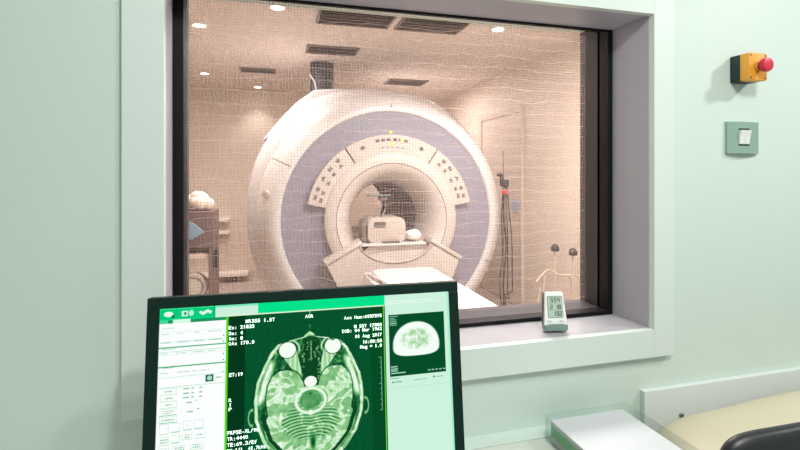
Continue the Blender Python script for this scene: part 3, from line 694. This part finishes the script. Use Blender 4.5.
# right pane
uR0 = UV(385.2, 330)[0]
ru(uR0, SV0, SU1, SV1, (206, 242, 222)); ru(uR0, SV0+.012, UV(432, 310)[0], SV0+.0135, (240, 255, 246)); ru(uR0, SV0+.0165, UV(440, 310)[0], SV0+.0175, (235, 252, 242)); ru(SU1-.004, SV0, SU1, SV1, (130, 240, 190), .6)
tu0, tv0 = UV(388.5, 316); tu1, tv1 = UV(446, 371)
tv0, tv1 = .0560, .1690
ru(tu0, tv0, tu1, tv1, (0, 76, 38))
tu, tv = UV(416.3, 338.5); hx = (tu1-tu0)*.42; hy = (tv1-tv0)*.285
ex_ = (U-tu)/hx; ey_ = (Vv-tv)/hy
shape = np.where(ey_ > .35, (np.abs(ex_)**3.2 + (np.abs(ey_-.35)/.62)**3.2)**(1/3.2), (np.abs(ex_)**2.1 + np.abs((ey_-.35)/1.35)**2.1)**(1/2.1))
fill(1-ss(.95, 1.03, shape), (244, 255, 248)); gl_ = (1-ss(.55, .85, np.sqrt((ex_/.9)**2+((ey_-.0)/.8)**2)))*np.clip(fbm(U*190, Vv*190, 60)*2.6-.75, 0, 1)
fill(gl_, (150, 205, 140), .85)
for k in range(6): v = tv0+.003+k*.0032; ru(tu0+.002, v, tu0+.002+random.uniform(.008, .016), v+.0015, (170, 230, 200), .8)
for k in range(4): v = tv1-.018+k*.0038; ru(tu0+.002, v, tu0+.002+(.013, .014, .013, .028)[k], v+.0018, (190, 240, 214), .85)
for k in range(5): ru(tu1-.036+k*.0075, tv1-.0065, tu1-.031+k*.0075, tv1-.0045, (190, 240, 214), .8)
v = tv1+.006
ru(tu0, v-.003, tu0+.018, v-.0015, (60, 150, 104), .8); ru(tu0+.004, v+.003, tu0+.007, v+.006, (20, 90, 58)); ru(tu0+.009, v+.0035, tu0+.022, v+.005, (110, 180, 145)); ru(tu0+.047, v+.003, tu0+.072, v+.0044, (120, 190, 154)); ru(tu1-.026, v, tu1-.023, v+.003, (20, 90, 58)); ru(tu1-.021, v+.001, tu1-.006, v+.0025, (110, 180, 145))
ru(uR0, v+.015, SU1, v+.0155, (178, 220, 198))

me = bpy.data.meshes.new('screen')
co_l = np.zeros((NV, NU, 3)); co_l[..., 0] = U; co_l[..., 1] = .0005; co_l[..., 2] = -Vv
Mn = np.array(MM); cw = co_l.reshape(-1, 3) @ Mn[:3, :3].T + Mn[:3, 3] - np.array(mon['_o'][:])
me.vertices.add(NU*NV); me.vertices.foreach_set('co', cw.ravel())
idx = np.arange(NU*NV).reshape(NV, NU); quads = np.stack([idx[:-1, :-1], idx[1:, :-1], idx[1:, 1:], idx[:-1, 1:]], -1).reshape(-1, 4)
nf = len(quads); me.loops.add(nf*4); me.loops.foreach_set('vertex_index', quads.ravel().astype(np.int32))
me.polygons.add(nf); me.polygons.foreach_set('loop_start', (np.arange(nf)*4).astype(np.int32)); me.update(calc_edges=True)
ca = me.color_attributes.new('picture', 'FLOAT_COLOR', 'POINT')
c = np.clip(img, 0, 255)/255; c = np.where(c <= .04045, c/12.92, ((c+.055)/1.055)**2.4)
ca.data.foreach_set('color', np.concatenate([c.reshape(-1, 3), np.ones((NU*NV, 1))], 1).ravel())
me.materials.append(emit_attr_mat('screen_picture', 'picture', 1.0))
so = bpy.data.objects.new('screen', me); COL.objects.link(so); so.parent = mon; so['label'] = 'lit screen with the brain scan'

# screen writing
GLY = {}
def glyph(ch):
    if ch not in GLY:
        cu = bpy.data.curves.new('t', 'FONT'); cu.body = ch; cu.size = 1; cu.offset = .022; cu.resolution_u = 2
        o = bpy.data.objects.new('t', cu); COL.objects.link(o); bpy.context.view_layer.update()
        m = bpy.data.meshes.new_from_object(o.evaluated_get(bpy.context.evaluated_depsgraph_get()))
        GLY[ch] = ([tuple(v.co) for v in m.vertices], [tuple(p.vertices) for p in m.polygons])
        bpy.data.objects.remove(o); bpy.data.curves.remove(cu); bpy.data.meshes.remove(m)
    return GLY[ch]
def text_mesh(bm, s, u0, v_base, width, height, M, lift=-.0006):
    pitch = width/len(s); sy = height/.72
    for k, ch in enumerate(s):
        if ch == ' ': continue
        vs, fs = glyph(ch); x0 = min(v[0] for v in vs); x1 = max(v[0] for v in vs)
        sx = min(pitch*.92/max(.01, x1-x0), sy*1.5); off = u0 + pitch*(k+.5) - sx*(x1-x0)/2
        nv = [bm.verts.new(M @ Vector((off + (v[0]-x0)*sx, lift, -v_base + v[1]*sy))) for v in vs]
        for f in fs:
            try: bm.faces.new([nv[i] for i in f])
            except ValueError: pass
WT = mat('screen_writing', (225, 255, 236), .5, emit=(222, 255, 236), estr=1.0); so['_o'] = mon['_o'][:]
for (s, a, c_, y) in (('MR355 1.5T', 245.5, 275, 323), ('AOR', 305, 313.5, 318), ('Ex: 21833', 228.5, 254.5, 329.5), ('Se: 4', 228.5, 243, 335.2), ('Im: 8', 228.5, 243, 340.5), ('OAx I70.0', 228.5, 254.5, 345.5), ('ET:19', 229, 243, 376.8),
                     ('FRFSE-XL/90', 227, 259, 435), ('TR:4440', 227, 248, 441), ('TE:69.3/Ef', 227, 257, 447), ('EC:1/1  41.7kHz', 227, 266, 453),
                     ('Acc Num:6937595', 344, 382, 319.5), ('M 55Y 17808', 354, 382, 328), ('DOB: 04 Mar 1962', 342, 382, 333), ('01 Aug 2017', 355, 382, 338), ('16:08:53', 362.5, 382, 343.5), ('Mag = 1.0', 360, 382, 348.5)):
    u0, v0 = UV(a, y); u1, _ = UV(c_, y); b = B(); text_mesh(b, s, u0, v0, u1-u0, .0060, MM); obj('screen_text', b, WT, so)
b = B()
for k, ch in enumerate('RIP'):
    u0, v0 = UV(228.5, 402+k*4.6); text_mesh(b, ch, u0, v0, .0055, .0058, MM)
obj('screen_text', b, WT, so)

# ------------------------------------------------------------------ thermometer on the sill
th = thing('thermometer', 'small grey digital thermometer with three rows of digits, on the sill', 'thermometer', (.768, 1.165, ZB+.0005))
TM = Matrix.Translation((.768, 1.160, ZB+.0006)) @ Matrix.Rotation(math.radians(-11), 4, 'Z') @ Matrix.Rotation(math.radians(-11), 4, 'X') @ Matrix.Diagonal((1.08, 1, 1, 1))
SIL = mat('silver_grey_plastic', (240, 244, 241), .35)
DG = mat('dark_grey_side_plastic', (98, 106, 106), .4)
h = .111
b = B(); prism(b, [(-.030, .008), (.030, .008), (.0305, .022), (.0245, h-.004), (.021, h), (-.021, h), (-.0245, h-.004), (-.0305, .022)], -.012, -.003, 'y', .002, TM); obj('front_case', b, SIL, th, smooth=35)
b = B(); prism(b, [(-.028, .0052), (.028, .0052), (.031, .022), (.0252, h-.005), (.0215, h-.001), (-.0215, h-.001), (-.0252, h-.005), (-.031, .022)], -.0035, .012, 'y', .002, TM); obj('rear_case', b, DG, th, smooth=35)
b = B(); prism(b, [(-.027, .0032), (-.012, .0032), (-.009, .007), (.009, .007), (.012, .0032), (.027, .0032), (.031, .010), (.0312, .020), (.015, .023), (-.015, .023), (-.0312, .020), (-.031, .010)], -.0145, .010, 'y', .0015, TM); obj('foot', b, mat('teal_grey_foot', (120, 142, 136), .35), th, smooth=35)
b = B(); rbox(b, (-.0185, -.0132, .041), (.0195, -.0118, .098), .003, 'y', M=TM); lc = obj('display', b, mat('lcd_green_grey', (186, 206, 186), .25), th)
b = B(); rbox(b, (-.0200, -.0126, .0395), (.0210, -.0115, .0995), .004, 'y', M=TM); obj('display_rim', b, mat('lcd_rim', (120, 134, 128), .3), th)
SEG = {'0': 'abcdef', '1': 'bc', '2': 'abged', '3': 'abgcd', '4': 'fgbc', '5': 'afgcd', '8': 'abcdefg', '9': 'abcdfg', ' ': ''}
b = B()
def digit(ch, x, z, w, hh):
    t = .0017; y0, y1 = -.0136, -.0132
    R_ = {'a': (x, z+hh-t, x+w, z+hh), 'g': (x, z+hh/2-t/2, x+w, z+hh/2+t/2), 'd': (x, z, x+w, z+t), 'f': (x, z+hh/2, x+t, z+hh), 'b': (x+w-t, z+hh/2, x+w, z+hh), 'e': (x, z, x+t, z+hh/2), 'c': (x+w-t, z, x+w, z+hh/2)}
    for s in SEG[ch]:
        q = R_[s]; box(b, (q[0], y0, q[1]), (q[2], y1, q[3]), 0, TM)
for row, z, xs in (('554', .082, (-.011, -.002, .007)), ('218', .063, (-.013, .000, .009)), ('192', .0445, (-.006, .003, .011))):
    for ch, x in zip(row, xs): digit(ch, x, z, .0065, .0125)
box(b, (.0025, -.0136, .0445), (.0035, -.0132, .0455), 0, TM)
for k in range(3): box(b, (-.0165, -.0136, .0605+k*.018), (.018, -.0132, .0607+k*.018), 0, TM)
obj('digits', b, mat('lcd_digit', (30, 46, 42), .5), lc)
for x in (-.017, .017):
    b = B(); rbox(b, (x-.0065, -.0145, .0285), (x+.0065, -.0118, .0345), .0028, 'y', bev=.0006, M=TM); obj('button', b, mat('pale_button', (214, 224, 220), .35), th, smooth=40)
b = B(); prism(b, [(.012, .012), (.034, .0), (.036, .004), (.013, .05)], -.012, .012, 'x', 0, Matrix.Translation((.768, 1.160, ZB+.0006)) @ Matrix.Rotation(math.radians(-11), 4, 'Z')); obj('rear_prop', b, DG, th)

# ------------------------------------------------------------------ emergency stop and switch on the wall
es = thing('emergency_stop', 'orange and black emergency stop box with a red mushroom button on the wall', 'emergency stop button', (1.389, YW, 1.682))
ex0, ex1, ez0, ez1 = 1.354, 1.4235, 1.682, 1.763
ORG = mat('orange_yellow_plastic', (236, 164, 56), .45)
b = B(); rbox(b, (ex0, 1.088, ez0), (ex1, YW, ez1), .004, 'y', seg=3); obj('back_box', b, mat('black_box', (28, 40, 40), .5), es, smooth=40)
b = B(); rbox(b, (ex0, 1.060, ez0), (ex1, 1.088, ez1), .004, 'y', seg=3, bev=.0012); obj('cover', b, ORG, es, smooth=40)
for x in (ex0+.007, ex1-.007):
    for z in (ez0+.007, ez1-.007):
        b = B(); lathe(b, [(1.0590, .0001), (1.0590, .0032), (1.0605, .0032)], c=(x, 0, z), seg=12); box(b, (x-.0026, 1.0586, z-.0004), (x+.0026, 1.0592, z+.0004)); obj('screw', b, mat('steel_screw', (150, 140, 124), .35, metal=.8), es)
kc = (1.3885, 0, 1.7225)
b = B(); lathe(b, [(1.061, .0165), (1.056, .0165), (1.055, .0145), (1.050, .0145)], c=kc, seg=32); obj('button_collar', b, mat('yellow_collar', (214, 150, 48), .4), es, smooth=40)
b = B(); lathe(b, [(1.056, .0115), (1.046, .0125), (1.043, .0195), (1.034, .0210), (1.029, .0190), (1.0275, .013), (1.0275, .0001)], c=kc, seg=40); obj('mushroom_button', b, mat('red_mushroom_plastic', (204, 34, 66), .4), es, smooth=45)
sw = thing('light_switch', 'green-grey wall switch plate with two white rockers under the emergency stop', 'light switch', (1.396, YW, 1.466))
PLATE = mat('green_grey_plate', (138, 168, 153), .4)
b = B()
x0, x1, z0, z1 = 1.334, 1.458, 1.466, 1.563
cols = 14; hx = (x1-x0)/2; mx_ = (x0+x1)/2
wx0, wx1, wz0, wz1 = 1.369, 1.4125, 1.489, 1.543     # opening
def yb(x): return YW - .008 - .009*(1-((x-mx_)/hx)**2)
def strip(xa, xb, za, zb, n):
    for k in range(n):
        a_, c_ = xa+(xb-xa)*k/n, xa+(xb-xa)*(k+1)/n
        vs = [b.verts.new(p) for p in ((a_, yb(a_), za), (c_, yb(c_), za), (c_, yb(c_), zb), (a_, yb(a_), zb), (a_, YW, za), (c_, YW, za), (c_, YW, zb), (a_, YW, zb))]
        for f in ((0, 1, 2, 3), (7, 6, 5, 4), (0, 4, 5, 1), (3, 2, 6, 7)) + (((0, 3, 7, 4),) if k == 0 else ()) + (((1, 5, 6, 2),) if k == n-1 else ()): b.faces.new([vs[i] for i in f])
strip(x0, wx0, z0, z1, 6); strip(wx1, x1, z0, z1, 6); strip(wx0, wx1, z0, wz0, 4); strip(wx0, wx1, wz1, z1, 4)
bmesh.ops.remove_doubles(b, verts=b.verts, dist=1e-5)
obj('face_plate', b, PLATE, sw, smooth=30)
b = B(); box(b, (wx0, 1.110, wz0), (wx1, YW, wz1)); obj('switch_module', b, mat('dark_green_recess', (84, 104, 96), .5), sw)
for k in range(2):
    xa = wx0+.0015 + k*.0205
    b = B(); prism(b, [(1.112, wz0+.006), (1.103, wz0+.006), (1.1005, (wz0+wz1)/2), (1.096, wz1-.006), (1.112, wz1-.006)], xa, xa+.0198, 'x', .0008); obj('rocker', b, mat('white_rocker', (228, 232, 228), .3), sw)

# ------------------------------------------------------------------ white board on the wall at right
bd = thing('wall_board', 'white protective board screwed low on the wall behind the beige cushion', 'wall board', (1.7, YW, .56))
b = B(); box(b, (1.021, 1.103, .56), (2.6, YW, .780), .0012); obj('board', b, WHITEB, bd)
for (x, z) in ((1.150, .697), (1.633, .703), (2.12, .70)):
    b = B(); lathe(b, [(1.1035, .0075), (1.100, .0075), (1.0985, .006), (1.0985, .0035), (1.1015, .003), (1.1015, .0001)], c=(x, 0, z), seg=20); obj('screw_cap', b, mat('dull_steel_cap', (128, 132, 122), .35, metal=.6), bd, smooth=40)

# ------------------------------------------------------------------ acrylic tray with a ream of paper
ty = thing('paper_tray', 'clear acrylic tray with rounded corners on the desk, holding white paper', 'tray', (.80, .92, .7205))
ACR = glass_mat('clear_acrylic', .02, (248, 251, 250), .22)
tx0, tx1, ty0, ty1, tz0, tz1 = .671, .925, .735, 1.0665, .7205, .781
def rring(b, r, x0, x1, y0, y1, z0, z1, th_):
    def loop(o, rr_):
        pts = []
        for (cx, cy, a0) in ((x1-o-rr_, y1-o-rr_, 0), (x0+o+rr_, y1-o-rr_, 90), (x0+o+rr_, y0+o+rr_, 180), (x1-o-rr_, y0+o+rr_, 270)):
            for k in range(7): t = math.radians(a0+15*k); pts.append((cx+rr_*math.cos(t), cy+rr_*math.sin(t)))
        return pts
    A_, I_ = loop(0, r), loop(th_, max(.001, r-th_)); n = len(A_)
    va = [[b.verts.new((x, y, z)) for x, y in L_] for z in (z0, z1) for L_ in (A_, I_)]
    for i in range(n):
        j = (i+1) % n
        b.faces.new((va[0][i], va[0][j], va[2][j], va[2][i])); b.faces.new((va[1][i], va[3][i], va[3][j], va[1][j]))
        b.faces.new((va[2][i], va[2][j], va[3][j], va[3][i])); b.faces.new((va[0][i], va[1][i], va[1][j], va[0][j]))
b = B(); rring(b, .012, tx0, tx1, ty0, ty1, tz0+.0035, tz1, .0028); obj('tray_wall', b, ACR, ty, smooth=40)
b = B(); rbox(b, (tx0, ty0, tz0), (tx1, ty1, tz0+.003), .012, 'z'); obj('tray_floor', b, ACR, ty)
pr_ = thing('paper_ream', 'thick ream of white paper in green-sided wrapping inside the clear tray', 'paper', (.79, .9, tz0+.0035))
pz = tz0+.0036
b = B(); box(b, (tx0+.008, ty0+.01, pz), (tx1-.030, ty1-.022, pz+.043), .0006); obj('wrapped_paper', b, mat('grey_wrapper_paper', (186, 178, 178), .6), pr_)
b = B(); box(b, (tx0+.0075, ty0+.0095, pz+.0435), (tx1-.0295, ty1-.0215, pz+.052), .0006); obj('loose_sheets', b, mat('white_paper', (200, 203, 206), .6), pr_)
b = B(); box(b, (tx0+.0070, ty0+.02, pz+.014), (tx0+.0082, ty1-.026, pz+.038)); obj('green_band', b, mat('green_wrapper_print', (60, 164, 92), .5), pr_)

# ------------------------------------------------------------------ beige padded couch, black chair
cu_ = thing('padded_couch', 'beige upholstered couch along the wall right of the desk', 'couch', (1.6, .75, 0))
BEI = mat('beige_vinyl_upholstery', (210, 200, 174), .45, noise=.04, nscale=5, bump=.15, bscale=25)
b = B(); nx, na = 60, 36
xs = np.linspace(.955, 2.5, nx); rings = []
for i, x in enumerate(xs):
    e = min(1, (x-.955)/.16); s_ = math.sqrt(max(0.02, 1-(1-e)**2)); ztop = .738 + .036*min(1, max(0, (x-.95)/.50))**.9; zb_ = .46
    cy_, cz_ = .955, (ztop+zb_)/2; ry, rz = .132*(.55+.45*s_), (ztop-zb_)/2*(.72+.28*s_)
    ring = []
    for k in range(na):
        t = 2*PI*k/na; p_ = 2.6
        ct, st_ = math.cos(t), math.sin(t)
        yy = cy_ + ry*math.copysign(abs(ct)**(2/p_), ct); zz = cz_ + rz*math.copysign(abs(st_)**(2/p_), st_)
        ring.append(b.verts.new((x, yy, zz + .003*mnoise.noise(Vector((x*5, yy*6, 0))))))
    rings.append(ring)
for i in range(nx-1):
    for k in range(na): b.faces.new((rings[i][k], rings[i][(k+1) % na], rings[i+1][(k+1) % na], rings[i+1][k]))
b.faces.new(rings[0]); b.faces.new(rings[-1][::-1]); obj('back_bolster', b, BEI, cu_, smooth=60)
b = B(); rbox(b, (1.06, .56, .34), (2.5, 1.08, .46), .03, 'x', bev=.02); obj('seat_cushion', b, BEI, cu_, smooth=40)
b = B(); box(b, (1.08, .58, .28), (2.48, 1.06, .34), .004); obj('seat_frame', b, WHITEB, cu_)
for x in (1.10, 2.42):
    for y in (.64, 1.0):
        b = B(); tube(b, [(x, y, 0), (x, y, .28)], .018, 12); obj('leg', b, mat('steel_leg', (150, 150, 150), .3, metal=.9), cu_, smooth=60)
ch = thing('office_chair', 'black padded office chair in front of the beige couch', 'chair', (.80, .25, 0))
LEA = mat('black_leather', (26, 28, 32), .42, noise=.25, nscale=9, bump=.3, bscale=60)
CM = Matrix.Translation((.812, .475, .0)) @ Matrix.Rotation(math.radians(-3), 4, 'Z')
b = B(); rows = []
def sp(v, e): return math.copysign(abs(v)**e, v)
for j in range(25):
    eta = -PI/2 + PI*j/24; row = []
    for i in range(96):
        om = 2*PI*i/96; rr_ = sp(math.cos(eta), .45)
        x, z, y = .248*rr_*sp(math.cos(om), .17), .235*rr_*sp(math.sin(om), .17), .026*sp(math.sin(eta), .8)
        row.append(b.verts.new((.820+x, .478+y+.012*(x/.25)**2+.002*mnoise.noise(Vector((x*8, z*8, y*20))), .816+z+.004*(1-(x/.25)**2))))
    rows.append(row)
for j in range(24):
    for i in range(96): b.faces.new((rows[j][i], rows[j][(i+1) % 96], rows[j+1][(i+1) % 96], rows[j+1][i]))
bmesh.ops.remove_doubles(b, verts=b.verts, dist=1e-5)
obj('backrest', b, LEA, ch, smooth=60)
b = B(); rbox(b, (-.24, -.47, .40), (.24, .0, .46), .08, 'z', bev=.02, M=CM); obj('seat', b, LEA, ch, smooth=40)
b = B(); tube(b, [CM @ Vector((0, -.22, .06)), CM @ Vector((0, -.22, .40))], .026, 16); obj('gas_column', b, BLACK, ch, smooth=60)
for k in range(5):
    t = 2*PI*k/5+.2; b = B(); p0 = CM @ Vector((0, -.22, .09)); p1 = CM @ Vector((.28*math.cos(t), -.22+.28*math.sin(t), .06)); tube(b, [p0, p1], [.022, .013], 8)
    leg = obj('base_arm', b, BLACK, ch, smooth=60); b = B(); lathe(b, [(-.018, .008), (-.018, .028), (.018, .028), (.018, .008)], c=(p1.x, p1.y, .0285), axis='x', seg=18); obj('caster', b, BLACK, leg, smooth=40)
b = B(); tube(b, smooth_path([CM @ Vector((0, -.10, .40)), CM @ Vector((0, .05, .42)), CM @ Vector((0, .055, .70))], 6), .016, 10); obj('back_bracket', b, BLACK, ch, smooth=60)

for o in bpy.data.objects:
    if '_o' in o: del o['_o']
